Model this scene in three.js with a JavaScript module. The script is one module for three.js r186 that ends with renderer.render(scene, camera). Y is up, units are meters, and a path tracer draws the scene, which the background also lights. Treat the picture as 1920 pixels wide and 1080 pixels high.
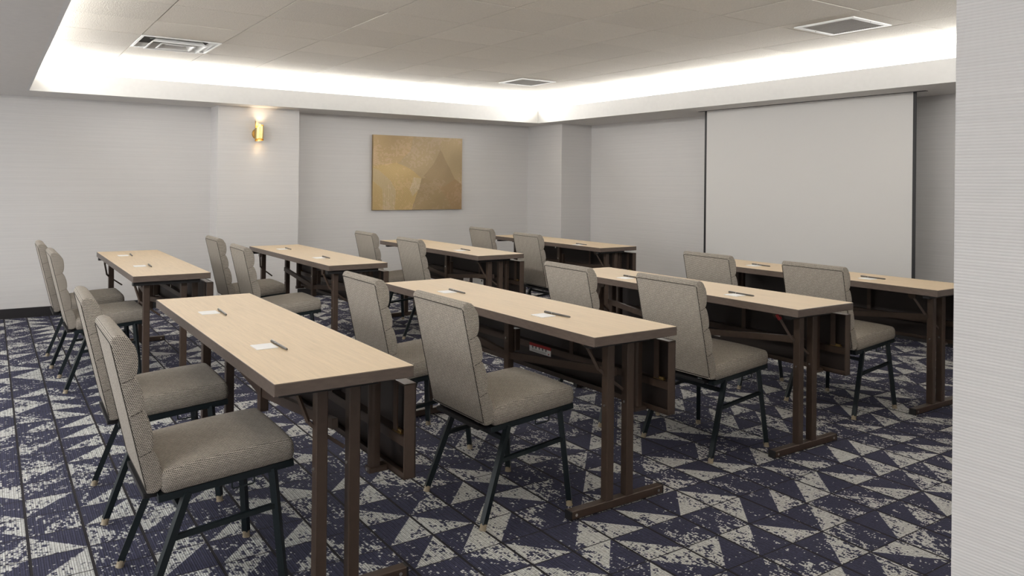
import * as THREE from 'three';
import { mergeGeometries, mergeVertices, toCreasedNormals } from 'three/addons/utils/BufferGeometryUtils.js';
import { RectAreaLightUniformsLib } from 'three/addons/lights/RectAreaLightUniformsLib.js';

// ---------------------------------------------------------------- camera
const scene = new THREE.Scene();
scene.background = new THREE.Color(0x000000);
const FPX = 1446.5, PY = 341.9;                       // focal length and optical centre in pixels of the 1920 x 1080 frame
const camera = new THREE.PerspectiveCamera(2 * Math.atan(540 / FPX) * 180 / Math.PI, 16 / 9, 0.05, 60);
{
  const yaw = 34.154 * Math.PI / 180, pitch = 0.074 * Math.PI / 180, roll = 0.597 * Math.PI / 180;
  const F = new THREE.Vector3(Math.sin(yaw) * Math.cos(pitch), Math.sin(pitch), -Math.cos(yaw) * Math.cos(pitch));
  const R = new THREE.Vector3(Math.cos(yaw), 0, Math.sin(yaw)), U = new THREE.Vector3().crossVectors(R, F);
  const R2 = R.clone().multiplyScalar(Math.cos(roll)).addScaledVector(U, Math.sin(roll));
  const U2 = U.clone().multiplyScalar(Math.cos(roll)).addScaledVector(R, -Math.sin(roll));
  camera.position.set(0, 1.3484, 0);
  camera.quaternion.setFromRotationMatrix(new THREE.Matrix4().makeBasis(R2, U2, F.clone().negate()));
  camera.setViewOffset(1920, 1080, 0, 540 - PY, 1920, 1080);
  scene.add(camera);
}
const renderer = new THREE.WebGLRenderer({ antialias: true });
renderer.toneMapping = THREE.LinearToneMapping;
renderer.toneMappingExposure = 1.58;
renderer.shadowMap.enabled = true;
RectAreaLightUniformsLib.init();

// ---------------------------------------------------------------- light levels of the lamps built below
const COVE = 10.5, LOBBY = 7.5, AISLE = 9.6, WINDOW = 0.8, SCONCE = 0.12;
const coveColor = new THREE.Color(1.0, 0.99, 0.97), dayColor = new THREE.Color(0.97, 0.985, 1.0), warm = new THREE.Color(1.0, 0.87, 0.68);

// ---------------------------------------------------------------- the room's main measures (metres)
const SOFFIT = 2.144, LIP = 2.326, CEIL = 2.505;
const X0 = 0.297, X1 = 5.99, Z0 = -8.231, Z1 = -1.2;           // inner edge of the ceiling tray
const XW = 6.762, ZW = -8.827, XL = -2.6, ZN = -0.585, XJ = 1.2, XE = -0.8, ZB = 1.6;
const COVED = 0.26;                                            // depth of the light cove behind its lip

// ---------------------------------------------------------------- helpers
let seed = 7;
const rnd = () => { seed = (seed * 1664525 + 1013904223) >>> 0; return seed / 4294967296; };
function hash(x, y, s = 0) { let h = (x * 374761393 + y * 668265263 + s * 1442695041) | 0; h = Math.imul(h ^ (h >>> 13), 1274126177); h ^= h >>> 16; return (h >>> 0) / 4294967296; }
function vnoise(x, y, s, px, py) {                              // value noise, periodic in px, py
  const xi = Math.floor(x), yi = Math.floor(y), fx = x - xi, fy = y - yi, w = (a, n) => n ? ((a % n) + n) % n : a;
  const a = hash(w(xi, px), w(yi, py), s), b = hash(w(xi + 1, px), w(yi, py), s), c = hash(w(xi, px), w(yi + 1, py), s), d = hash(w(xi + 1, px), w(yi + 1, py), s);
  const u = fx * fx * (3 - 2 * fx), v = fy * fy * (3 - 2 * fy);
  return a + (b - a) * u + (c - a) * v + (a - b - c + d) * u * v;
}
const toS = (c) => Math.round(255 * Math.min(1, Math.max(0, c <= 0.0031308 ? 12.92 * c : 1.055 * Math.pow(c, 1 / 2.4) - 0.055)));
function tex(w, h, fn, srgb) {                                  // fn(x, y) -> [r, g, b] linear (colour) or one value (relief)
  const d = new Uint8Array(w * h * 4);
  for (let y = 0, o = 0; y < h; y++) for (let x = 0; x < w; x++, o += 4) {
    const c = fn(x, y);
    if (srgb) { d[o] = toS(c[0]); d[o + 1] = toS(c[1]); d[o + 2] = toS(c[2]); } else d[o] = d[o + 1] = d[o + 2] = Math.round(255 * Math.min(1, Math.max(0, c)));
    d[o + 3] = 255;
  }
  const t = new THREE.DataTexture(d, w, h, THREE.RGBAFormat);
  if (srgb) t.colorSpace = THREE.SRGBColorSpace;
  t.magFilter = THREE.LinearFilter; t.minFilter = THREE.LinearMipmapLinearFilter; t.generateMipmaps = true;
  t.wrapS = t.wrapT = THREE.RepeatWrapping; t.needsUpdate = true;
  return t;
}
const per = (t, sx, sy) => { t.repeat.set(1 / sx, 1 / sy); return t; };   // uv in metres -> one repeat every sx, sy metres
const std = (o) => new THREE.MeshStandardMaterial(o);
const lin = (r, g, b) => new THREE.Color().setRGB(r, g, b);

const used = {};
const numbered = (n) => { const k = used[n] = (used[n] ?? -1) + 1; return k ? n + '_' + String(k).padStart(3, '0') : n; };
// uv in metres by the direction each face points in
function boxUV(g) {
  g = g.index ? g.toNonIndexed() : g;
  const p = g.attributes.position, uv = new Float32Array(p.count * 2), a = new THREE.Vector3(), b = new THREE.Vector3(), c = new THREE.Vector3();
  for (let i = 0; i < p.count; i += 3) {
    a.fromBufferAttribute(p, i); b.fromBufferAttribute(p, i + 1); c.fromBufferAttribute(p, i + 2);
    const n = b.clone().sub(a).cross(c.clone().sub(a)), ax = Math.abs(n.x), ay = Math.abs(n.y), az = Math.abs(n.z);
    [a, b, c].forEach((q, k) => {
      const o = (i + k) * 2;
      if (ay >= ax && ay >= az) { uv[o] = q.x; uv[o + 1] = q.z; } else if (ax >= az) { uv[o] = q.z; uv[o + 1] = q.y; } else { uv[o] = q.x; uv[o + 1] = q.y; }
    });
  }
  g.setAttribute('uv', new THREE.BufferAttribute(uv, 2));
  return g;
}
const merge = (gs) => gs.length === 1 ? gs[0] : mergeGeometries(gs.map((g) => { g = g.index ? g.toNonIndexed() : g; for (const k of Object.keys(g.attributes)) if (!['position', 'normal', 'uv'].includes(k)) g.deleteAttribute(k); return g; }));
function obj(name, gs, m, parent = scene) {
  const o = new THREE.Mesh(boxUV(merge([].concat(gs))), m);
  o.castShadow = o.receiveShadow = true; o.name = parent === scene ? numbered(name) : name; parent.add(o);
  return o;
}
const tag = (o, label, category, group) => { o.userData.label = label; o.userData.category = category; if (group) o.userData.group = group; return o; };
function thing(name, label, category, at = [0, 0, 0], turn = 0, group) {
  const o = new THREE.Group(); o.name = numbered(name); o.position.set(...at); o.rotation.y = turn; scene.add(o);
  return tag(o, label, category, group);
}
const struct = (name, gs, m, label) => { const o = obj(name, gs, m); o.userData.kind = 'structure'; o.userData.label = label; return o; };
// a box between two corners, its edges cut by a small chamfer
function box(x0, x1, y0, y1, z0, z1, bev = 0) {
  const w = x1 - x0, h = y1 - y0, d = z1 - z0;
  let g;
  if (bev) {
    const s = new THREE.Shape(), b = bev, W = w / 2 - b, H = h / 2 - b;
    s.moveTo(-W, -H); s.lineTo(W, -H); s.lineTo(W, H); s.lineTo(-W, H); s.closePath();
    g = new THREE.ExtrudeGeometry(s, { depth: d - 2 * b, bevelEnabled: true, bevelThickness: b, bevelSize: b, bevelSegments: 1, curveSegments: 1 });
    g.translate(0, 0, -(d - 2 * b) / 2);
  } else g = new THREE.BoxGeometry(w, h, d);
  return g.translate((x0 + x1) / 2, (y0 + y1) / 2, (z0 + z1) / 2);
}
// a straight bar of rectangular section from p to q
function bar(p, q, w, h = w, bev = 0.0015, up = [0, 1, 0]) {
  p = new THREE.Vector3(...p); q = new THREE.Vector3(...q);
  const l = p.distanceTo(q), g = box(-w / 2, w / 2, -h / 2, h / 2, -l / 2, l / 2, bev);
  const m = new THREE.Matrix4().lookAt(p, q, new THREE.Vector3(...up)); m.setPosition(p.clone().add(q).multiplyScalar(0.5));
  return g.applyMatrix4(m);
}
const rod = (pts, r, seg = 8, n = 8, closed = false) => new THREE.TubeGeometry(new THREE.CatmullRomCurve3(pts.map((p) => new THREE.Vector3(...p)), closed, 'catmullrom', 0.15), n, r, seg, closed);
function cyl(p, q, r0, r1 = r0, seg = 12) {
  p = new THREE.Vector3(...p); q = new THREE.Vector3(...q);
  const g = new THREE.CylinderGeometry(r1, r0, p.distanceTo(q), seg);
  g.applyQuaternion(new THREE.Quaternion().setFromUnitVectors(new THREE.Vector3(0, 1, 0), q.clone().sub(p).normalize()));
  return g.translate(...p.clone().add(q).multiplyScalar(0.5).toArray());
}
// a box with soft round edges, finely divided so that it can be bulged
function softBox(w, h, d, r, nx, ny, nz, bulge) {
  let g = new THREE.BoxGeometry(w, h, d, nx, ny, nz);
  g.deleteAttribute('uv'); g.deleteAttribute('normal'); g = mergeVertices(g, 1e-5);
  const p = g.attributes.position, v = new THREE.Vector3(), c = new THREE.Vector3(), I = new THREE.Vector3(w / 2 - r, h / 2 - r, d / 2 - r);
  const spread = (x, half, inner) => { const t = x / half; return Math.sign(t) * (Math.abs(t) > 0.8 ? inner + (Math.abs(t) - 0.8) / 0.2 * (half - inner) : Math.abs(t) / 0.8 * inner); };
  for (let i = 0; i < p.count; i++) {
    v.fromBufferAttribute(p, i); v.set(spread(v.x, w / 2, I.x), spread(v.y, h / 2, I.y), spread(v.z, d / 2, I.z));
    c.copy(v).clamp(I.clone().negate(), I); const o = v.clone().sub(c); if (o.length() > 1e-6) v.copy(c).addScaledVector(o.normalize(), r);
    if (bulge) bulge(v);
    p.setXYZ(i, v.x, v.y, v.z);
  }
  g.computeVertexNormals();
  return g;
}

// ---------------------------------------------------------------- materials
// carpet: cells of 18.4 x 20 cm, each cut along a diagonal into a pale and a navy half, ribbed along z
const CX = 0.184, CZ = 0.2, NC = 16;
const known = { '16,-3': 0, '15,-3': 3, '14,-3': 3, '13,-3': 0, '12,-3': 3, '13,-4': 2, '12,-4': 3, '13,-2': 2, '14,-2': 3, '15,-2': 2, '16,-2': 2, '17,-2': 2, '14,-1': 0, '13,-1': 3, '15,-1': 3, '16,-1': 3 };
const wrap = (i) => ((i % NC) + NC) % NC, corner = [];
for (let i = 0; i < NC; i++) for (let j = 0; j < NC; j++) corner[i * NC + j] = [0, 2, 3, 3, 2, 1, 0, 3][Math.floor(hash(i, j, 91) * 8)];
for (const k in known) { const [i, j] = k.split(',').map(Number); corner[wrap(i) * NC + wrap(j)] = known[k]; }
const RIBS = 23 * NC, TW = 2048;
const carpetMask = (x, y) => {
  const u = x / TW * NC, v = y / TW * NC, i = Math.floor(u), j = Math.floor(v), a = u - i, b = v - j;
  const lineX = Math.min(a, 1 - a) * CX, lineZ = Math.min(b, 1 - b) * CZ;
  const rib = u * 23, ri = Math.floor(rib), rf = rib - ri;
  if (lineX < 0.0046) return { line: 1, rf };
  if (lineZ < 0.0023) return { line: 0.8, rf };
  const q = corner[i * NC + j], A = q & 1 ? 1 - a : a, B = q & 2 ? 1 - b : b;
  const inside = A + B < 0.97;
  const wear = hash(i, j, 5);
  const stitch = hash(ri, Math.floor(v * 42 + hash(ri, 3, 2) * 4) % (42 * NC), 8);
  const clump = vnoise(u * 4, v * 3, 21, 4 * NC, 3 * NC) * 0.36 + vnoise(u * 12, v * 9, 23, 12 * NC, 9 * NC) * 0.32 + vnoise(ri, v * 13, 22, 23 * NC, 13 * NC) * 0.42;
  const pale = inside ? clump + 0.28 * stitch > 0.50 + 0.38 * wear * wear : stitch * 0.5 + clump > 1.22 - 0.12 * wear;
  return { line: 0, pale: pale ? 1 : 0, rf, tone: 0.8 + 0.4 * stitch };
};
const carpetMap = tex(TW, TW, (x, y) => {
  const m = carpetMask(x, y);
  if (m.line) return [0.014, 0.011, 0.014];
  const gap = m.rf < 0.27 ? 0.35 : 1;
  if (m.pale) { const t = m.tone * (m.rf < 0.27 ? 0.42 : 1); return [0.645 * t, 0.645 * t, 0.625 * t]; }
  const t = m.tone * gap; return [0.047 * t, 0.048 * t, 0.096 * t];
}, true);
const carpetBump = tex(TW, TW, (x, y) => { const m = carpetMask(x, y); return m.line ? 0.05 : 0.25 + 0.55 * Math.sin(Math.PI * m.rf) + 0.2 * (m.tone - 0.8); });
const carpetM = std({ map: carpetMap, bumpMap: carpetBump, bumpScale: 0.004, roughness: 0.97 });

// woven wall covering with fine level ribs
const wallLine = (y) => 0.8 * hash(Math.floor(y / 4), 3, 1) + 0.2 * hash(Math.floor(y / 9), 5, 2);
const wallMap = tex(512, 1024, (x, y) => { const k = 0.96 + 0.06 * wallLine(y) + 0.03 * (vnoise(x / 64, y / 4, 4, 8, 256) - 0.5) - (y % 4 === 0 ? 0.07 : 0); return [0.75 * k, 0.73 * k, 0.715 * k]; }, true);
const wallBump = tex(512, 1024, (x, y) => (y % 4 === 0 ? 0.1 : 0.6 + 0.3 * wallLine(y)) + 0.1 * hash(x, y, 4));
const wallM = std({ map: per(wallMap, 1.2, 1.2), bumpMap: per(wallBump, 1.2, 1.2), bumpScale: 0.0007, roughness: 0.85 });
const paintMap = tex(256, 256, (x, y) => { const k = 0.98 + 0.03 * vnoise(x / 8, y / 8, 3, 32, 32) + 0.015 * hash(x, y, 1); return [0.73 * k, 0.725 * k, 0.715 * k]; }, true);
const plasterM = std({ map: per(paintMap, 0.8, 0.8), roughness: 0.9 });
const soffitMap = tex(256, 256, (x, y) => { const k = 0.97 + 0.04 * vnoise(x / 8, y / 8, 3, 32, 32) + 0.02 * hash(x, y, 1); return [0.74 * k, 0.715 * k, 0.69 * k]; }, true);
const soffitM = std({ map: per(soffitMap, 0.8, 0.8), roughness: 0.9 });
// mineral fibre ceiling tile
const tileNoise = (x, y) => 0.5 * vnoise(x / 3, y / 3, 31, 170, 170) + 0.3 * vnoise(x / 7, y / 7, 32, 73, 73) + 0.2 * hash(x, y, 33);
const tileMaps = [1, 0.965, 1.03].map((f, s) => tex(512, 512, (x, y) => { const k = f * (0.88 + 0.2 * tileNoise(x + s * 91, y)); return [0.80 * k, 0.755 * k, 0.68 * k]; }, true));
const tileBump = tex(512, 512, (x, y) => tileNoise(x, y));
const tileMs = tileMaps.map((t) => std({ map: per(t, 0.55, 0.55), bumpMap: per(tileBump, 0.55, 0.55), bumpScale: 0.003, roughness: 0.95 }));
const darkGapM = std({ color: lin(0.05, 0.046, 0.042), roughness: 0.95 });
const whiteMetalM = std({ color: lin(0.80, 0.80, 0.78), roughness: 0.45 });
const ventMeshM = std({ color: lin(0.34, 0.325, 0.30), roughness: 0.7 });
const baseM = std({ color: lin(0.016, 0.014, 0.016), roughness: 0.5 });
// furniture
const woodTone = (x, y) => 0.5 * vnoise(x / 5, y / 120, 41, 102, 9) + 0.3 * vnoise(x / 2, y / 60, 42, 256, 17) + 0.2 * vnoise(x / 20, y / 300, 43, 26, 4);
const laminateMap = tex(512, 1024, (x, y) => { const k = 0.90 + 0.2 * woodTone(x, y) - (hash(Math.floor(x / 2), Math.floor(y / 22), 44) > 0.93 ? 0.05 : 0); return [0.68 * k, 0.535 * k, 0.365 * k]; }, true);
const laminateM = std({ map: per(laminateMap, 0.5, 1.0), roughness: 0.56 });
const edgeMap = tex(256, 256, (x, y) => { const k = 0.85 + 0.25 * vnoise(x / 20, y / 5, 51, 13, 51) + 0.12 * hash(x, y, 52), s = hash(x >> 1, y >> 1, 53) > 0.9985 ? 3 : 1; return [0.125 * k * s, 0.095 * k * s, 0.078 * k * s]; }, true);
const edgeM = std({ map: per(edgeMap, 0.3, 0.3), roughness: 0.38 });
const steelMap = tex(256, 256, (x, y) => { const k = 0.9 + 0.15 * vnoise(x / 12, y / 12, 55, 21, 21) + 0.08 * hash(x, y, 56); return [0.072 * k, 0.047 * k, 0.034 * k]; }, true);
const steelM = std({ map: per(steelMap, 0.4, 0.4), roughness: 0.42, metalness: 0.15 });
const panelM = std({ color: lin(0.030, 0.020, 0.016), roughness: 0.55 });
const blackM = std({ color: lin(0.012, 0.011, 0.012), roughness: 0.5 });
const chromeM = std({ color: lin(0.62, 0.60, 0.57), roughness: 0.3, metalness: 1 });
const brassM = std({ color: lin(0.50, 0.36, 0.16), roughness: 0.35, metalness: 1 });
const redM = std({ color: lin(0.36, 0.012, 0.015), roughness: 0.45 });
// basket weave: pale yarn with small dark openings set in staggered rows
const hole = (x, y) => { const row = Math.floor(y / 16), a = ((x + (row % 2) * 8) % 16) - 7.5, b = (y % 16) - 7.5; return Math.hypot(a * 0.8, b); };
const fabricMap = tex(256, 256, (x, y) => {
  const d = hole(x, y), row = Math.floor(y / 16), k = 0.86 + 0.28 * hash(Math.floor((x + (row % 2) * 8 + 8) / 16) % 16, Math.floor((y + 8) / 16) % 16, 61) + 0.1 * (hash(x >> 1, y >> 1, 62) - 0.5);
  if (d < 3.8) return [0.022, 0.019, 0.017];
  const e = k * (d < 4.8 ? 0.7 : 1); return [0.46 * e, 0.412 * e, 0.352 * e];
}, true);
const fabricBump = tex(256, 256, (x, y) => Math.min(1, hole(x, y) / 8));
const fabricM = std({ map: per(fabricMap, 0.082, 0.082), bumpMap: per(fabricBump, 0.082, 0.082), bumpScale: 0.0012, roughness: 0.92 });
const seamM = std({ color: lin(0.05, 0.043, 0.036), roughness: 0.95 });
const frameM = std({ color: lin(0.011, 0.018, 0.021), roughness: 0.33, metalness: 0.2 });
const glideM = std({ color: lin(0.36, 0.30, 0.21), roughness: 0.15 });
const paperM = std({ color: lin(0.86, 0.855, 0.85), roughness: 0.8 });
const penM = std({ color: lin(0.12, 0.11, 0.10), roughness: 0.32, metalness: 0.4 });
const clipM = std({ color: lin(0.45, 0.44, 0.42), roughness: 0.3, metalness: 0.9 });

// ---------------------------------------------------------------- the room
{
  const g = new THREE.PlaneGeometry(1, 1);
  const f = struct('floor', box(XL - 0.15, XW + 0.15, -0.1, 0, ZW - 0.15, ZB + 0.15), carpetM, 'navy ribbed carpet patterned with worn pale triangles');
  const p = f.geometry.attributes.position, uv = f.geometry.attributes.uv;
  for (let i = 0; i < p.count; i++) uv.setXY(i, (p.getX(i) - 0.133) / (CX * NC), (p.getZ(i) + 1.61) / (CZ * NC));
}
const TOP = 2.66;
struct('wall_back', box(XL - 0.15, XW + 0.15, 0, TOP, ZW - 0.15, ZW), wallM, 'pale grey wall with the gold painting');
struct('wall_right', box(XW, XW + 0.15, 0, TOP, ZW, ZN), wallM, 'pale grey wall behind the projection screen');
const winZ = [-2.3, -4.7, -7.1], WH = 0.95, WY0 = 0.55, WY1 = 2.05;             // three windows in the side wall, out of the picture
struct('wall_left', [box(XL - 0.15, XL, 0, WY0, ZW, ZB), box(XL - 0.15, XL, WY1, TOP, ZW, ZB),
  ...[[ZW, winZ[2] - WH], [winZ[2] + WH, winZ[1] - WH], [winZ[1] + WH, winZ[0] - WH], [winZ[0] + WH, ZB]].map(([a, b]) => box(XL - 0.15, XL, WY0, WY1, a, b))], wallM, 'pale grey window wall');
struct('wall_doorway', box(XL, XE, 0, TOP, ZN, ZB), wallM, 'pale wall on the other side of the doorway');
struct('wall_front', box(XJ, XW + 0.15, 0, TOP, ZN, ZB), wallM, 'pale ribbed wall beside the doorway');
struct('wall_entry', box(XL - 0.15, XJ + 0.1, 0, TOP, ZB, ZB + 0.15), wallM, 'wall at the far side of the entry');
struct('wall_pilaster', box(2.004, 2.878, 0, SOFFIT, ZW - 0.01, -8.505), wallM, 'shallow pilaster carrying the brass sconce');
struct('wall_corner', box(6.255, XW + 0.01, 0, SOFFIT, ZW - 0.01, -8.06), wallM, 'square corner pier between painting and screen');
// skirting
const BH = 0.094, BT = 0.012;
struct('baseboard_back', [box(XL, 2.004, 0, BH, ZW, ZW + BT), box(2.004 - BT, 2.878 + BT, 0, BH, -8.505, -8.505 + BT), box(2.004 - BT, 2.004, 0, BH, ZW, -8.505), box(2.878, 2.878 + BT, 0, BH, ZW, -8.505), box(2.878, 6.255, 0, BH, ZW, ZW + BT)], baseM, 'black rubber skirting');
struct('baseboard_right', [box(6.255 - BT, 6.255, 0, BH, ZW, -8.06), box(6.255 - BT, XW, 0, BH, -8.06, -8.06 + BT), box(XW - BT, XW, 0, BH, -8.06, ZN)], baseM, 'black rubber skirting');
struct('baseboard_left', box(XL, XL + BT, 0, BH, ZW, ZN), baseM, 'black rubber skirting');
// dropped soffit round the tray with its lip
const ST = 0.022;
struct('ceiling_soffit', [
  box(XL, XW, SOFFIT, SOFFIT + ST, ZW, Z0 - 0.022), box(X1 + 0.022, XW, SOFFIT, SOFFIT + ST, Z0 - 0.022, Z1 + 0.022), box(XL, X0 - 0.022, SOFFIT, SOFFIT + ST, Z0 - 0.022, Z1 + 0.022),
  box(XL, XW, SOFFIT, SOFFIT + ST, Z1 + 0.022, ZN), box(XL, XJ, SOFFIT, SOFFIT + ST, ZN, ZB)], soffitM, 'plain grey dropped soffit');
struct('trim_1', box(X0 - 0.022, X1 + 0.022, SOFFIT, LIP, Z0 - 0.022, Z0), plasterM, 'white lip of the cove above the painting wall');
struct('trim_2', box(X1, X1 + 0.022, SOFFIT, LIP, Z0, Z1), plasterM, 'white lip of the cove above the screen');
struct('trim_3', box(X0 - 0.022, X0, SOFFIT, LIP, Z0, Z1), plasterM, 'white lip of the cove on the aisle side');
struct('trim_4', box(X0 - 0.022, X1 + 0.022, SOFFIT, LIP, Z1, Z1 + 0.022), plasterM, 'white lip of the cove on the doorway side');
struct('wall_cove', [
  box(X0 - COVED - 0.02, X1 + COVED + 0.02, SOFFIT + ST, TOP, Z0 - COVED - 0.02, Z0 - COVED), box(X1 + COVED, X1 + COVED + 0.02, SOFFIT + ST, TOP, Z0 - COVED, Z1 + COVED),
  box(X0 - COVED - 0.02, X0 - COVED, SOFFIT + ST, TOP, Z0 - COVED, Z1 + COVED), box(X0 - COVED - 0.02, X1 + COVED + 0.02, SOFFIT + ST, TOP, Z1 + COVED, Z1 + COVED + 0.02)], plasterM, 'white back of the light cove');
// ceiling of lay-in tiles, each its own piece
{
  const top = struct('ceiling', box(XL - 0.15, XW + 0.15, CEIL + 0.035, TOP + 0.05, ZW - 0.15, ZB + 0.15), darkGapM, 'ceiling of square fissured mineral tiles');
  const TX = 0.622, TZ = 0.642, gx = 1.002, gz = -4.2, xa = X0 - COVED, xb = X1 + COVED, za = Z0 - COVED, zb = Z1 + COVED;
  const share = {};
  for (let i = -3; i < 10; i++) for (let j = -8; j < 7; j++) {
    const a = Math.max(xa, gx + i * TX), b = Math.min(xb, gx + (i + 1) * TX), c = Math.max(za, gz + j * TZ), d = Math.min(zb, gz + (j + 1) * TZ);
    if (b - a < 0.02 || d - c < 0.02 || (i === 0 && j === -5)) continue;
    const w = b - a - 0.007, l = d - c - 0.007, key = w.toFixed(3) + l.toFixed(3);
    share[key] ??= boxUV(box(-w / 2, w / 2, 0, 0.016, -l / 2, l / 2, 0.0022));
    const t = new THREE.Mesh(share[key], tileMs[Math.floor(hash(i + 9, j + 9, 71) * 3)]);
    t.name = 'tile'; t.castShadow = t.receiveShadow = true;
    t.position.set((a + b) / 2, CEIL + 0.0018 * hash(i + 9, j + 9, 72), (c + d) / 2);
    t.rotation.set(0.004 * (hash(i + 9, j + 9, 73) - 0.5), 0, 0.004 * (hash(i + 9, j + 9, 74) - 0.5));
    top.add(t);
  }
}

// ---------------------------------------------------------------- lamps
function coveLight(label, x0, x1, z0, z1, dir) {                 // a long lensed strip lying in the cove, its lens turned to the room
  const cx = (x0 + x1) / 2, cz = (z0 + z1) / 2, len = dir[0] ? z1 - z0 : x1 - x0, y0 = LIP - 0.03, y1 = CEIL + 0.001;
  const t = thing('cove_light', label, 'light', [cx, SOFFIT + ST, cz], dir[0] ? (dir[0] > 0 ? Math.PI / 2 : -Math.PI / 2) : (dir[1] > 0 ? 0 : Math.PI), 'light strips in the ceiling cove');
  const oy = SOFFIT + ST, h = len / 2;
  obj('housing', [box(-h, h, y0 - oy, y1 - oy, -0.05, -0.012), box(-h, h, 0, 0.02, -0.06, 0.02), box(-h, h, 0, y0 - oy, -0.04, -0.025)], whiteMetalM, t);
  obj('lens', box(-h, h, y0 - oy, y1 - oy, -0.012, -0.004), std({ color: lin(0.85, 0.85, 0.83), emissive: coveColor, emissiveIntensity: 1.6, roughness: 0.6 }), t);
  const L = new THREE.RectAreaLight(coveColor, COVE, len - 0.02, y1 - y0 - 0.01);
  L.position.set(0, (y0 + y1) / 2 - oy, 0.002); L.rotation.set(0.2, Math.PI, 0); t.add(L);
}
{
  const b = 0.14;
  coveLight('white light strip in the cove above the painting wall', X0 - b, X1 + b, Z0 - b, Z0 - b, [0, 1]);
  coveLight('white light strip in the cove above the projection screen', X1 + b, X1 + b, Z0 - b, Z1 + b, [-1, 0]);
  coveLight('white light strip in the cove on the aisle side', X0 - b, X0 - b, Z0 - b, Z1 + b, [1, 0]);
  coveLight('white light strip in the cove on the doorway side', X0 - b, X1 + b, Z1 + b, Z1 + b, [0, -1]);
}
// square flush lights outside the picture: one in the entry, three along the aisle
for (const [x, z, power, where] of [[0.1, 0.75, LOBBY, 'in the entry'], [-1.0, -1.9, AISLE, 'over the aisle by the first window'], [-1.0, -4.2, AISLE, 'over the aisle by the middle window'], [-1.0, -6.5, AISLE, 'over the aisle by the last window']]) {
  const t = thing('ceiling_panel_light', 'square flush ceiling light ' + where, 'light', [x, SOFFIT, z]);
  obj('frame', [box(-0.31, 0.31, -0.02, 0, -0.31, -0.29), box(-0.31, 0.31, -0.02, 0, 0.29, 0.31), box(-0.31, -0.29, -0.02, 0, -0.29, 0.29), box(0.29, 0.31, -0.02, 0, -0.29, 0.29)], whiteMetalM, t);
  obj('diffuser', box(-0.29, 0.29, -0.014, -0.008, -0.29, 0.29), std({ color: lin(0.85, 0.85, 0.83), emissive: coveColor, emissiveIntensity: 1.6, roughness: 0.6 }), t);
  const L = new THREE.RectAreaLight(coveColor, power, 0.58, 0.58); L.position.set(0, -0.018, 0); L.rotation.x = -Math.PI / 2; t.add(L);
}
// windows with drawn translucent blinds, daylight behind them
winZ.forEach((z, i) => {
  const w = obj('window_' + (i + 1), [box(XL - 0.12, XL + 0.01, WY0, WY0 + 0.05, z - WH, z + WH), box(XL - 0.12, XL + 0.01, WY1 - 0.05, WY1, z - WH, z + WH), box(XL - 0.12, XL + 0.01, WY0 + 0.05, WY1 - 0.05, z - WH, z - WH + 0.05), box(XL - 0.12, XL + 0.01, WY0 + 0.05, WY1 - 0.05, z + WH - 0.05, z + WH)], whiteMetalM);
  w.userData.kind = 'structure';
  obj('blind', box(XL - 0.07, XL - 0.06, WY0 + 0.05, WY1 - 0.05, z - WH + 0.05, z + WH - 0.05), std({ color: lin(0.8, 0.8, 0.78), emissive: dayColor, emissiveIntensity: 1.2, roughness: 0.9 }), w);
  const L = new THREE.RectAreaLight(dayColor, WINDOW, 2 * WH - 0.12, WY1 - WY0 - 0.12); L.position.set(XL - 0.05, (WY0 + WY1) / 2, z); L.rotation.y = -Math.PI / 2; scene.add(L);
});
// rolled brass sconce on the pilaster
{
  const t = thing('wall_sconce', 'rolled brass wall sconce glowing on the pilaster', 'lamp', [2.416, 1.77, -8.505]);
  const R = 0.043, cz = 0.068, sheet = (r, side) => {
    const n = 40, pos = [], idx = [];
    for (let i = 0; i <= n; i++) {
      const s = i / n, a = Math.PI - s * Math.PI * 2.02;                      // from the left edge, behind, round the right and back across the front
      const top = s < 0.5 ? 0.25 - 0.065 * Math.sin(s * Math.PI) : 0.185 - (s - 0.5) * 2 * 0.045, bot = s < 0.5 ? 0.03 * s : 0.015 + 0.02 * Math.sin((s - 0.5) * Math.PI * 2);
      const rr = r + 0.004 * s, x = Math.cos(a) * rr, z = cz - Math.sin(a) * rr;
      pos.push(x, bot, z, x, top, z);
      if (i < n) { const k = i * 2; side ? idx.push(k, k + 1, k + 2, k + 1, k + 3, k + 2) : idx.push(k, k + 2, k + 1, k + 1, k + 2, k + 3); }
    }
    const g = new THREE.BufferGeometry(); g.setAttribute('position', new THREE.Float32BufferAttribute(pos, 3)); g.setIndex(idx); g.computeVertexNormals();
    g.setAttribute('uv', new THREE.Float32BufferAttribute(new Float32Array(pos.length / 3 * 2), 2)); return g;
  };
  obj('shade', [sheet(R, true), sheet(R - 0.0012, false)], new THREE.MeshStandardMaterial({ color: lin(0.66, 0.50, 0.22), roughness: 0.26, metalness: 1, side: THREE.DoubleSide }), t);
  obj('back_plate', cyl([0, 0.085, 0], [0, 0.085, 0.012], 0.06, 0.056, 32), brassM, t);
  obj('arm', cyl([0, 0.085, 0.01], [0, 0.085, 0.03], 0.01), brassM, t);
  const bulb = obj('bulb', new THREE.SphereGeometry(0.016, 16, 12).scale(1, 1.6, 1).translate(0, 0.13, cz), std({ color: lin(0.9, 0.85, 0.75), emissive: warm, emissiveIntensity: 4 }), t);
  const P = new THREE.PointLight(warm, SCONCE, 0, 2); P.position.set(0, 0.13, cz); P.castShadow = true; t.add(P);
}

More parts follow.
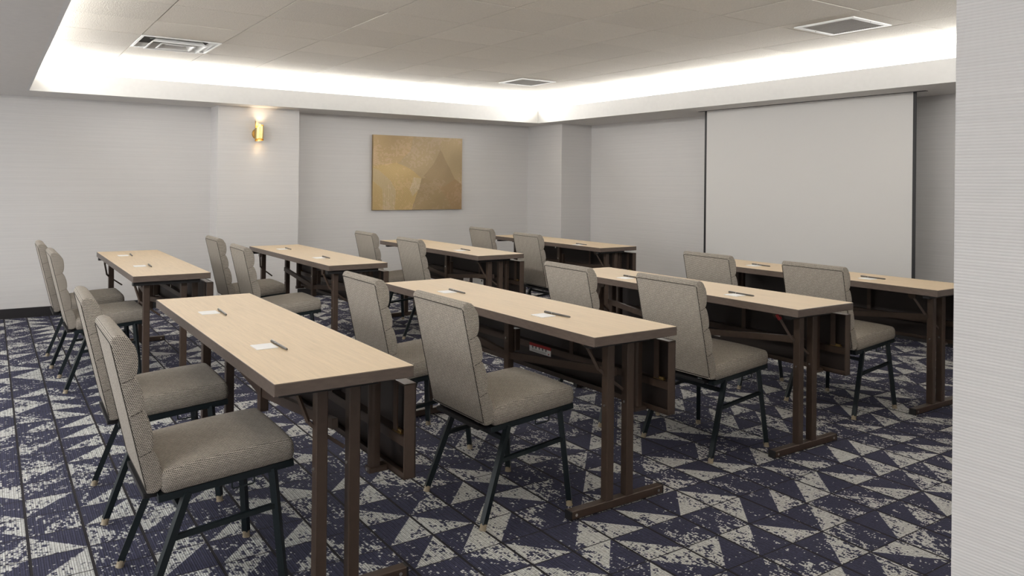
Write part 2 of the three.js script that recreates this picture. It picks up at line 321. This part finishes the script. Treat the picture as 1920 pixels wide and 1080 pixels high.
// ---------------------------------------------------------------- ceiling outlets
{
  const sq = (s0, s1, y0, y1, th = 0.002) => {                  // a square sloping ring: half widths s0 at y0 and s1 at y1
    const k = Math.SQRT2, a = new THREE.CylinderGeometry(s1 * k, s0 * k, y1 - y0, 4, 1, true).rotateY(Math.PI / 4).translate(0, (y0 + y1) / 2, 0);
    const b = a.clone().translate(0, th, 0); b.scale(1, 1, 1); const i = b.index.array; for (let n = 0; n < i.length; n += 3) [i[n], i[n + 1]] = [i[n + 1], i[n]];
    return [toCreasedNormals(a, 0.3), toCreasedNormals(b, 0.3)];
  };
  const flat = (a, b, y0, y1) => [box(-a, a, y0, y1, -a, -b), box(-a, a, y0, y1, b, a), box(-a, -b, y0, y1, -b, b), box(b, a, y0, y1, -b, b)];
  const t = thing('air_diffuser', 'white square ceiling air diffuser with nested louvre rings', 'vent', [1.313, CEIL, -7.089]);
  const H = 0.309;
  obj('frame', flat(H, H - 0.022, -0.004, 0.012), whiteMetalM, t);
  obj('backing', box(-H + 0.02, H - 0.02, 0.06, 0.066, -H + 0.02, H - 0.02), darkGapM, t);
  obj('collar', sq(H - 0.022, H - 0.075, 0.008, 0.06), whiteMetalM, t);
  for (const [s0, s1] of [[0.205, 0.165], [0.125, 0.085]]) obj('louvre_ring', [...sq(s0, s1, -0.022, 0.03), ...flat(s0 + 0.012, s0, -0.025, -0.021)], whiteMetalM, t);
  obj('core_plate', box(-0.075, 0.075, -0.004, 0.0, -0.075, 0.075), whiteMetalM, t);
  obj('hanger', [bar([-0.2, 0.035, 0], [0.2, 0.035, 0], 0.008), bar([0, 0.035, -0.2], [0, 0.035, 0.2], 0.008)], whiteMetalM, t);
  for (const [z, w] of [[-3.265, 'over the tables by the doorway'], [-7.19, 'near the corner pier']]) {
    const v = thing('return_vent', 'flat white framed ceiling return grille ' + w, 'vent', [5.072, CEIL, z], 0, 'return grilles in the tile ceiling');
    obj('frame', flat(0.234, 0.196, -0.007, 0.0), whiteMetalM, v);
    obj('grille', box(-0.197, 0.197, -0.0035, -0.001, -0.197, 0.197), ventMeshM, v);
    for (let k = 0; k < 22; k++) obj('slat', box(-0.196, 0.196, -0.0055, -0.0034, -0.19 + k * 0.0181 - 0.003, -0.19 + k * 0.0181 + 0.003), ventMeshM, v);
    for (const s of [-1, 1]) obj('screw', cyl([0, -0.0085, s * 0.215], [0, -0.006, s * 0.215], 0.004), blackM, v);
  }
}

// ---------------------------------------------------------------- projection screen and painting
{
  const t = thing('projection_screen', 'large white pull-down projection screen with black side edges', 'screen', [6.352, 0, -4.548]);
  const yb = 0.30, hw = 1.112;
  obj('screen_fabric', box(-0.0015, 0.0015, yb, SOFFIT + 0.002, -hw, hw), std({ color: lin(0.69, 0.675, 0.655), roughness: 0.95 }), t);
  for (const s of [-1, 1]) obj('side_border', box(-0.0022, 0.0022, yb, SOFFIT + 0.001, s * (hw + 0.014) - 0.014, s * (hw + 0.014) + 0.014), blackM, t);
  obj('bottom_bar', cyl([0, yb - 0.012, -hw - 0.03], [0, yb - 0.012, hw + 0.03], 0.014), blackM, t);
  obj('ceiling_slot', box(-0.02, 0.02, SOFFIT - 0.003, SOFFIT + 0.004, -hw - 0.11, hw + 0.11), blackM, t);
}
{
  const W = 1536, H = 1152;
  const arcs = [                                                   // each patch is combed round its own centre; y runs down the canvas
    { c: [0.10, -0.12], tone: [0.52, 0.375, 0.20] }, { c: [1.45, 0.10], tone: [0.49, 0.37, 0.21] }, { c: [-0.2, -0.35], tone: [0.47, 0.355, 0.205] },
    { c: [-0.3, 1.2], tone: [0.55, 0.395, 0.18] }, { c: [0.25, 1.9], tone: [0.38, 0.275, 0.145] }, { c: [0.55, 0.35], tone: [0.385, 0.26, 0.135] }, { c: [0.3, 2.4], tone: [0.385, 0.28, 0.155] }, { c: [6, 0.8], tone: [0.55, 0.425, 0.24] }, { c: [-0.5, 0.2], tone: [0.58, 0.455, 0.265] }];
  const polys = [
    [8, [[0.44, 0.555], [0.53, 0.575], [0.50, 0.72], [0.43, 0.82], [0.40, 0.72]]],
    [6, [[0.745, 0.17], [0.66, 0.38], [0.55, 0.54], [0.71, 0.67], [0.79, 0.68], [0.915, 0.575], [0.84, 0.40]]],
    [4, [[0.53, 0.57], [0.42, 1.01], [0.895, 1.01], [0.80, 0.80], [0.71, 0.66], [0.58, 0.565]]],
    [5, [[0.71, 0.67], [0.79, 0.68], [0.915, 0.575], [1.01, 0.66], [1.01, 1.01], [0.895, 1.01], [0.80, 0.80]]],
    [1, [[0.745, 0.17], [0.84, 0.40], [0.915, 0.575], [1.01, 0.66], [1.01, -0.01], [0.72, -0.01]]],
    [7, [[-0.01, 0.43], [0.06, 0.47], [0.20, 0.62], [0.25, 0.76], [0.23, 1.01], [0.11, 1.01], [0.10, 0.72], [-0.01, 0.60]]],
    [3, [[-0.01, 0.42], [0.25, 0.36], [0.40, 0.44], [0.53, 0.575], [0.42, 1.01], [-0.01, 1.01]]],
    [0, [[-0.01, -0.01], [0.44, -0.01], [0.40, 0.2], [0.28, 0.36], [-0.01, 0.43]]]];
  const within = (x, y, q) => { let c = false; for (let i = 0, j = q.length - 1; i < q.length; j = i++) if ((q[i][1] > y) !== (q[j][1] > y) && x < (q[j][0] - q[i][0]) * (y - q[i][1]) / (q[j][1] - q[i][1]) + q[i][0]) c = !c; return c; };
  const patch = (x0, y0) => { const x = x0 + 0.008 * (vnoise(x0 * 14, y0 * 14, 78) - 0.5), y = y0 + 0.008 * (vnoise(x0 * 14, y0 * 14, 79) - 0.5); for (const [k, q] of polys) if (within(x, y, q)) return k; return 2; };
  const comb = (x, y, k) => { const a = arcs[k], r = Math.hypot(x - a.c[0], (y - a.c[1]) * 0.75); return 0.5 + 0.5 * Math.sin(r * 640 + 3.2 * vnoise(x * 6, y * 6, k + 80) + 1.2 * vnoise(x * 40, y * 40, k + 85)); };
  const artMap = tex(W, H, (px, py) => {
    const x = px / W, y = 1 - py / H, k = patch(x, y), a = arcs[k], s = comb(x, y, k), b = 0.84 + 0.3 * vnoise(x * 4, y * 3, 90) + 0.12 * (hash(px >> 1, py >> 1, 95) - 0.5);
    const pale = vnoise(x * 7, y * 6, 97) * 0.6 + vnoise(x * 60, y * 50, 98) * 0.5 > 0.66 && s > 0.86 ? 1.4 : 1, f = b * (0.93 + 0.12 * s) * pale;
    return [a.tone[0] * f, a.tone[1] * f, a.tone[2] * f * (pale > 1 ? 1.35 : 1)];
  }, true);
  const artBump = tex(W, H, (px, py) => { const x = px / W, y = 1 - py / H; return comb(x, y, patch(x, y)); });
  const t = thing('painting', 'gold abstract canvas of combed arcs and wedges', 'painting', [4.53, 1.465, ZW]);
  const hw = 0.632, hh = 0.465;
  obj('canvas_frame', box(-hw, hw, -hh, hh, 0.002, 0.040, 0.003), std({ color: lin(0.30, 0.21, 0.10), roughness: 0.6 }), t);
  const c = obj('canvas_face', box(-hw + 0.001, hw - 0.001, -hh + 0.001, hh - 0.001, 0.039, 0.042), std({ map: artMap, bumpMap: artBump, bumpScale: 0.0012, roughness: 0.45, metalness: 0.3 }), t);
  const p = c.geometry.attributes.position, uv = c.geometry.attributes.uv;
  for (let i = 0; i < p.count; i++) uv.setXY(i, (p.getX(i) + hw) / (2 * hw), (p.getY(i) + hh) / (2 * hh));
}

// ---------------------------------------------------------------- folding training tables
const TWD = 0.457, TL = 1.906, TH = 0.752;
function printed(kind) {                                          // small stickers under the tables
  const c = document.createElement('canvas'); c.width = 256; c.height = kind === 'warning' ? 64 : 128; const k = c.getContext('2d');
  k.fillStyle = '#d9d6d0'; k.fillRect(0, 0, c.width, c.height);
  if (kind === 'warning') {
    k.fillStyle = '#a3231f'; k.fillRect(0, 0, 256, 22);
    k.fillStyle = '#151313';
    for (let i = 0; i < 5; i++) { const x = 40 + i * 40; k.beginPath(); k.arc(x, 20, 5, 0, 7); k.fill(); k.fillRect(x - 4, 25, 8, 14); k.fillRect(x - 10, 26, 20, 4); }
    k.fillStyle = '#8d8a86'; for (let i = 0; i < 3; i++) k.fillRect(30, 46 + i * 5, 170, 2);
    k.fillStyle = '#a3231f'; k.beginPath(); k.arc(232, 52, 6, 0, 7); k.fill();
  } else { k.fillStyle = '#2a2928'; k.fillRect(206, 16, 26, 40); k.fillStyle = '#b5b2ac'; for (let i = 0; i < 4; i++) k.fillRect(20, 30 + i * 22, 150, 5); }
  const t = new THREE.CanvasTexture(c); t.colorSpace = THREE.SRGBColorSpace; return std({ map: t, roughness: 0.6 });
}
const warningM = printed('warning'), plateM = printed('plate');
function sticker(name, m, y0, y1, z0, z1, x, parent) {
  const o = obj(name, box(x - 0.0012, x, y0, y1, z0, z1), m, parent), p = o.geometry.attributes.position, uv = o.geometry.attributes.uv;
  for (let i = 0; i < p.count; i++) uv.setXY(i, (p.getZ(i) - z0) / (z1 - z0), (p.getY(i) - y0) / (y1 - y0));
}
function makeTable(name, label, kind, at, turn) {                 // local origin: the corner nearest the camera on the seat side; x to the screen, -z along the table
  const t = thing(name, label, 'table', [at[0], 0, at[1]], turn, 'folding training tables in two columns');
  const top = obj('tabletop', box(0, TWD, TH - 0.038, TH - 0.0003, -TL, 0, 0.0022), edgeM, t);
  obj('laminate', box(0.002, TWD - 0.002, TH - 0.0022, TH, -TL + 0.002, -0.002), laminateM, top);
  const y0 = TH - 0.038, legX = kind === 'wide' ? [0.075, 0.296] : [0.171, 0.282], s = 0.039, insets = kind === 'wide' ? [0.10, 0.09] : [0.113, 0.2];
  for (const e of [0, 1]) {
    const z = e ? -TL + insets[1] : -insets[0], za = e ? z : z - s, zb = e ? z + s : z;
    for (const x of legX) {
      const l = obj('leg', box(x, x + s, 0.036, y0 - 0.004, za, zb, 0.003), steelM, t);
      obj('bolt', cyl([x - 0.003, 0.43, (za + zb) / 2], [x + 0.004, 0.43, (za + zb) / 2], 0.005), chromeM, l);
    }
    const foot = obj('foot', box(-0.013, 0.497, 0.003, 0.038, za - 0.0, zb + 0.0, 0.003), steelM, t);
    for (const x of [-0.0175, 0.4935]) obj('end_cap', box(x, x + 0.008, 0.002, 0.0385, za - 0.0005, zb + 0.0005, 0.001), blackM, foot);
    for (const x of [0.012, 0.472]) for (const f of [za - 0.0015, zb]) obj('bolt', cyl([x, 0.02, f], [x, 0.02, f + 0.0015], 0.006), chromeM, foot);
    const ze = kind === 'wide' ? (e ? -TL + 0.06 : -0.06) : (e ? -TL + 0.085 : -0.085);
    obj('cross_channel', box(kind === 'wide' ? 0.006 : 0.035, kind === 'wide' ? 0.40 : 0.36, y0 - (kind === 'wide' ? 0.026 : 0.022), y0 + 0.001, ze - 0.022, ze + 0.022, 0.002), blackM, t);
    // folding lock: a strut from under the top through the leg frame
    const dz = e ? 1 : -1;
    const w = (x, y, d) => [legX[0] - 0.171 + x, y, e ? -TL + insets[1] + d - 0.113 : -insets[0] - d + 0.113];
    const b = obj('lock_lever', [bar(w(0.135, 0.672, 0.21), w(0.158, 0.575, 0.152), 0.009, 0.013), bar(w(0.158, 0.578, 0.153), w(0.185, 0.548, 0.137), 0.009, 0.011), bar(w(0.185, 0.55, 0.138), w(0.272, 0.483, 0.132), 0.009, 0.011)], steelM, t);
    if (kind === 'red' && !e) obj('red_grip', cyl(w(0.131, 0.688, 0.219), w(0.137, 0.662, 0.204), 0.011), redM, b);
    obj('lock_disc', cyl(w(0.128, 0.69, 0.222), w(0.140, 0.69, 0.222), 0.024, 0.024, 20), steelM, t);
    obj('pivot_bracket', [box(legX[0] - 0.01, legX[1] + s + 0.01, y0 - 0.03, y0, za - 0.012, za - 0.006), cyl([legX[0] - 0.015, y0 - 0.018, (za + zb) / 2], [legX[1] + s + 0.015, y0 - 0.018, (za + zb) / 2], 0.008)], steelM, t);
    // rounded hanging arm that carries the modesty panel
    const zh = e ? -TL + 0.18 : -0.18, ax = 0.395;
    const arm = obj('panel_arm', [cyl([ax, 0.375, zh], [ax, y0, zh], 0.018, 0.018, 16), box(ax, ax + 0.018, 0.375, y0, zh - 0.018, zh + 0.018), box(ax - 0.02, 0.445, 0.363, 0.384, zh - 0.022, zh + 0.022, 0.004)], steelM, t);
    obj('rivet', cyl([ax - 0.023, 0.374, zh], [ax - 0.019, 0.374, zh], 0.006), chromeM, arm);
  }
  // modesty panel: a shallow steel tray, open towards the seats
  const pa = 0.438, pb = 0.481, p0 = 0.371, p1 = 0.685, pz = -TL + 0.03, pn = -0.03;
  const panel = obj('modesty_panel', box(pb - 0.006, pb, p0, p1, pz, pn, 0.001), panelM, t);
  obj('top_rail', box(pa, pb, p1 - 0.006, p1, pz, pn, 0.0015), steelM, panel);
  obj('bottom_rail', [box(pa, pb, p0, p0 + 0.006, pz, pn, 0.0015), box(pa, pa + 0.005, p0, p0 + 0.022, pz, pn)], steelM, panel);
  for (const z of [pz, pn - 0.006]) obj('end_rail', box(pa, pb, p0, p1, z, z + 0.006, 0.0015), steelM, panel);
  obj('middle_rail', [box(pa + 0.002, pb - 0.006, 0.508, 0.513, pz + 0.006, pn - 0.006), box(pa + 0.002, pa + 0.007, 0.478, 0.513, pz + 0.006, pn - 0.006)], steelM, panel);
  for (const z of [pn - 0.075, -TL * 0.36, -TL * 0.64, pz + 0.075]) obj('stile', box(pa + 0.002, pa + 0.007, 0.513, p1 - 0.006, z - 0.014, z + 0.014), steelM, panel);
  for (const z of [pn - 0.06, pz + 0.06]) obj('hinge', [cyl([pa + 0.012, 0.519, z - 0.025], [pa + 0.012, 0.519, z + 0.025], 0.0065), box(pa, pa + 0.02, 0.513, 0.516, z - 0.03, z + 0.03)], brassM, panel);
  // centre post and the long sloping brace
  const post = obj('centre_post', [box(0.232, 0.268, 0.40, y0, -TL / 2 - 0.02, -TL / 2 + 0.02, 0.003), box(0.268, 0.30, 0.50, 0.61, -TL / 2 - 0.018, -TL / 2 + 0.03, 0.003)], steelM, t);
  obj('bolt', cyl([0.229, 0.565, -TL / 2], [0.233, 0.565, -TL / 2], 0.006), chromeM, post);
  obj('brace', bar([0.25, 0.478, -TL / 2 + 0.018], [0.25, 0.555, -0.155], 0.02, 0.034), steelM, t);
  obj('brace', bar([0.25, 0.478, -TL / 2 - 0.018], [0.25, 0.555, -TL + 0.24], 0.02, 0.034), steelM, t);
  obj('brace_spring', cyl([0.27, y0 - 0.05, -TL * 0.55], [0.27, y0, -TL * 0.55], 0.006), chromeM, t);
  return { t, panelX: pb - 0.006 };
}
const side = { T: 'doorway-side', S: 'painting-side' }, nth = { 1: 'fourth', 2: 'third', 3: 'second', 4: 'first' };
const deg = Math.PI / 180;
const tables = [
  ['T', 1, 0.697, -2.256, 0.09, 'slim'], ['T', 2, 1.953, -2.296, 0.38, 'slim'], ['T', 3, 3.240, -2.303, -0.22, 'red'], ['T', 4, 4.561, -2.313, 0.01, 'slim'],
  ['S', 1, 0.738, -5.218, 0.05, 'wide'], ['S', 2, 1.995, -5.234, 0.87, 'wide'], ['S', 3, 3.314, -5.365, 0.09, 'slim'], ['S', 4, 4.729, -5.494, -0.5, 'slim']];
for (const [c, r, x, z, a, kind] of tables) {
  const { t, panelX } = makeTable('training_table', `${side[c]} wood-topped folding table with brown steel legs, ${nth[r]} row from projection screen`, kind, [x, z], a * deg);
  if (c === 'T' && r === 2) sticker('warning_label', warningM, 0.463, 0.508, -1.034, -0.849, 0.4395, t);
  if (c === 'T' && r === 3) sticker('rating_label', plateM, 0.422, 0.462, -0.945, -0.89, panelX, t);
  if (c === 'S' && r === 3) { sticker('warning_label', warningM, 0.41, 0.465, -1.03, -0.915, panelX, t); sticker('rating_label', plateM, 0.405, 0.458, -0.86, -0.67, panelX, t); }
}

// ---------------------------------------------------------------- banquet chairs
function makeChair() {                                             // origin on the floor under the seat; faces +x
  const t = new THREE.Group();
  // seat cushion, sloping up to the front, crowned
  const seat = softBox(0.418, 0.074, 0.432, 0.022, 22, 8, 22, (v) => { const k = (1 - (v.x / 0.209) ** 2) * (1 - (v.z / 0.216) ** 2); if (v.y > 0) v.y += 0.021 * Math.sqrt(Math.max(0, k)); });
  seat.rotateZ(4.6 * deg).translate(0.044, 0.437, 0);
  const so = obj('seat', seat, fabricM, t);
  { const y = 0.028, a = 0.200, b = 0.207, c = Math.cos(4.6 * deg), s = Math.sin(4.6 * deg), r = 0.02, pts = [];
    for (const [px, pz] of [[-a + r, -b], [a - r, -b], [a, -b + r], [a, b - r], [a - r, b], [-a + r, b], [-a, b - r], [-a, -b + r]]) pts.push([0.044 + px * c - y * s, 0.437 + px * s + y * c + 0.0008, pz]);
    obj('seam', rod(pts, 0.0016, 5, 64, true), seamM, so); }
  // back cushion: side outline with four soft rolls, drawn across the width
  const sh = new THREE.Shape(), roll = (x1, y1, out) => { const p = sh.currentPoint, mx = (p.x + x1) / 2, my = (p.y + y1) / 2, dx = x1 - p.x, dy = y1 - p.y, l = Math.hypot(dx, dy), nx = -dy / l, ny = dx / l; sh.bezierCurveTo(p.x + dx * 0.12 + nx * out * 1.25, p.y + dy * 0.12 + ny * out * 1.25, x1 - dx * 0.12 + nx * out * 1.25, y1 - dy * 0.12 + ny * out * 1.25, x1, y1); };
  sh.moveTo(-0.199, 0.398); sh.lineTo(-0.304, 0.866);
  sh.quadraticCurveTo(-0.300, 0.886, -0.283, 0.886);
  sh.quadraticCurveTo(-0.256, 0.884, -0.244, 0.856);
  roll(-0.238, 0.753, 0.014); roll(-0.214, 0.651, 0.013); roll(-0.187, 0.525, 0.014); roll(-0.160, 0.405, 0.014);
  sh.quadraticCurveTo(-0.176, 0.388, -0.199, 0.398);
  const bw = 0.418, bv = 0.006;
  const bg = toCreasedNormals(new THREE.ExtrudeGeometry(sh, { depth: bw - 2 * bv, bevelEnabled: true, bevelThickness: bv, bevelSize: bv, bevelOffset: -bv, bevelSegments: 3, curveSegments: 10 }).translate(0, 0, -bw / 2 + bv), 0.75);
  const bo = obj('backrest', bg, fabricM, t);
  { const q = (y) => -0.199 - (y - 0.398) / 0.468 * 0.105 - 0.0005, z = bw / 2 - 0.004;
    obj('seam', [rod([[q(0.41), 0.41, -z], [q(0.63), 0.63, -z], [q(0.855), 0.855, -z], [q(0.862), 0.862, -z + 0.006], [q(0.862), 0.862, 0], [q(0.862), 0.862, z - 0.006], [q(0.855), 0.855, z], [q(0.63), 0.63, z], [q(0.41), 0.41, z], [q(0.405), 0.405, z - 0.008], [q(0.405), 0.405, 0], [q(0.405), 0.405, -z + 0.008]], 0.0018, 5, 96, true)], seamM, bo);
    for (const [x, y] of [[-0.238, 0.753], [-0.214, 0.651], [-0.187, 0.525]]) for (const s of [-1, 1]) obj('tuft_seam', bar([x - 0.002, y, s * (bw / 2 + 0.0002)], [x - 0.034, y - 0.012, s * (bw / 2 + 0.0002)], 0.0016, 0.0016, 0), seamM, bo); }
  // steel frame
  const Z = 0.196, q = 0.022;
  obj('seat_frame', [...[-1, 1].flatMap((s) => [bar([-0.168, 0.373, s * Z], [0.25, 0.407, s * Z], q), ]), bar([0.235, 0.405, -Z], [0.235, 0.405, Z], q), bar([-0.155, 0.373, -Z], [-0.155, 0.373, Z], q), box(-0.15, 0.235, 0.388, 0.396, -0.19, 0.19)], frameM, t);
  for (const s of [-1, 1]) {
    const front = obj('leg', bar([0.181, 0.398, s * 0.199], [0.2135, 0.02, s * 0.228], q), frameM, t);
    obj('glide', [cyl([0.2135, 0.010, s * 0.228], [0.213, 0.024, s * 0.2277], 0.0135), cyl([0.2145, 0.0, s * 0.229], [0.214, 0.011, s * 0.2285], 0.015, 0.012)], glideM, front);
    const rear = obj('leg', bar([-0.083, 0.378, s * 0.199], [-0.2135, 0.02, s * 0.228], q), frameM, t);
    obj('glide', [cyl([-0.2145, 0.010, s * 0.228], [-0.210, 0.024, s * 0.2277], 0.0135), cyl([-0.217, 0.0, s * 0.229], [-0.2145, 0.011, s * 0.2285], 0.015, 0.012)], glideM, rear);
    obj('stretcher', bar([-0.131, 0.246, s * 0.209], [0.192, 0.279, s * 0.2085], 0.016), frameM, t);
    obj('back_bracket', [bar([-0.150, 0.368, s * 0.13], [-0.186, 0.386, s * 0.13], 0.03, 0.008), bar([-0.182, 0.384, s * 0.13], [-0.204, 0.48, s * 0.13], 0.03, 0.006, 0.001, [1, 0, 0])], frameM, t);
  }
  obj('rear_crossbar', bar([-0.101, 0.328, -0.203], [-0.101, 0.328, 0.203], 0.018), frameM, t);
  obj('under_back_plate', box(-0.205, -0.145, 0.369, 0.384, -0.17, 0.17, 0.003), blackM, t);
  obj('linking_hook', rod([[0.05, 0.392, 0.204], [0.05, 0.365, 0.205], [0.055, 0.36, 0.205], [0.115, 0.364, 0.205], [0.12, 0.37, 0.205], [0.12, 0.396, 0.204]], 0.003, 6, 24), frameM, t);
  return t;
}
const chair0 = makeChair();
const chairs = [
  ['T', 1, 'D', 0.606, -2.752, -0.2], ['T', 1, 'P', 0.608, -3.605, -1.2], ['T', 2, 'D', 1.815, -2.767, 0.4], ['T', 2, 'P', 1.822, -3.585, -0.5],
  ['T', 3, 'D', 3.128, -2.786, 0.8], ['T', 3, 'P', 3.05, -3.49, -1.8], ['T', 4, 'D', 4.376, -2.809, 0], ['T', 4, 'P', 4.352, -3.603, -1.8],
  ['S', 1, 'D', 0.625, -5.809, 0.4], ['S', 1, 'P', 0.596, -6.59, 0], ['S', 2, 'D', 1.768, -5.635, -1.6], ['S', 2, 'P', 1.81, -6.585, -0.7],
  ['S', 3, 'D', 3.177, -5.773, -1], ['S', 3, 'P', 3.172, -6.665, -1.3], ['S', 4, 'D', 4.425, -5.843, -1.4], ['S', 4, 'P', 4.523, -6.813, -0.8]];
chairs.forEach(([c, r, e, x, z, a], i) => {
  const o = i ? chair0.clone() : chair0; o.name = numbered('banquet_chair'); scene.add(o);
  o.position.set(x, 0, z); o.rotation.y = a * deg;
  o.userData = {}; tag(o, `taupe padded chair at ${side[c]} table, ${nth[r]} row from screen, ${e === 'D' ? 'end toward the doorway' : 'end toward the painting'}`, 'chair', 'padded chairs behind the training tables');
});

// ---------------------------------------------------------------- notepads and pens
const cardG = boxUV(box(-0.0375, 0.0375, 0, 0.003, -0.043, 0.043));
const pen0 = new THREE.Group();
obj('barrel', [cyl([0, 0.0052, 0.085], [0, 0.0052, -0.03], 0.0042, 0.0048), cyl([0, 0.0052, 0.092], [0, 0.0052, 0.085], 0.0028, 0.0042)], penM, pen0);
obj('cap', [cyl([0, 0.0052, -0.031], [0, 0.0052, -0.08], 0.0052, 0.005), cyl([0, 0.0052, -0.08], [0, 0.0052, -0.084], 0.005, 0.0035)], penM, pen0);
obj('clip', box(-0.0013, 0.0013, 0.0098, 0.0112, -0.079, -0.042), clipM, pen0);
obj('band', cyl([0, 0.0052, -0.0275], [0, 0.0052, -0.031], 0.0053), clipM, pen0);
const desk = [
  ['T', 1, 'P', 0.825, -3.629, 0.875, -3.603, 2.4], ['T', 1, 'D', 0.824, -2.788, 0.872, -2.775, -0.6], ['T', 2, 'P', 2.073, -3.676, 2.121, -3.655, 0.6], ['T', 2, 'D', 2.079, -2.801, 2.138, -2.781, -3.9],
  ['T', 3, 'P', 3.36, -3.656, 3.424, -3.66, 1], ['T', 3, 'D', 3.366, -2.79, 3.413, -2.791, 2], ['T', 4, 'P', 4.733, -3.752, 4.78, -3.726, 5], ['T', 4, 'D', 4.733, -2.851, 4.79, -2.85, 3],
  ['S', 1, 'P', 0.874, -6.679, 0.93, -6.676, 3], ['S', 1, 'D', 0.865, -5.821, 0.926, -5.803, 3], ['S', 2, 'P', 2.124, -6.704, 2.18, -6.70, 2], ['S', 2, 'D', 2.132, -5.807, 2.187, -5.804, 2],
  ['S', 3, 'D', 3.438, -5.875, 3.505, -5.895, 3], ['S', 4, 'D', 4.776, -5.885, 4.836, -5.905, 3]];
desk.forEach(([c, r, e, x, z, px, pz, a], i) => {
  const where = `${side[c]} table, ${nth[r]} row from screen, ${e === 'D' ? 'end toward the doorway' : 'end toward the painting'}`;
  const card = new THREE.Mesh(cardG, paperM); card.name = numbered('notepad'); card.castShadow = card.receiveShadow = true; scene.add(card);
  card.position.set(x, TH, z); card.rotation.y = (3 * hash(i, 1, 99) - 1.5) * deg;
  tag(card, `small white notepad on ${where}`, 'notepad', 'notepads on the tables');
  const pen = i ? pen0.clone() : pen0; pen.name = numbered('pen'); scene.add(pen); pen.userData = {};
  pen.position.set(px, TH, pz); pen.rotation.y = -a * deg;
  tag(pen, `dark pen on ${where}`, 'pen', 'pens beside the notepads');
});

renderer.render(scene, camera);
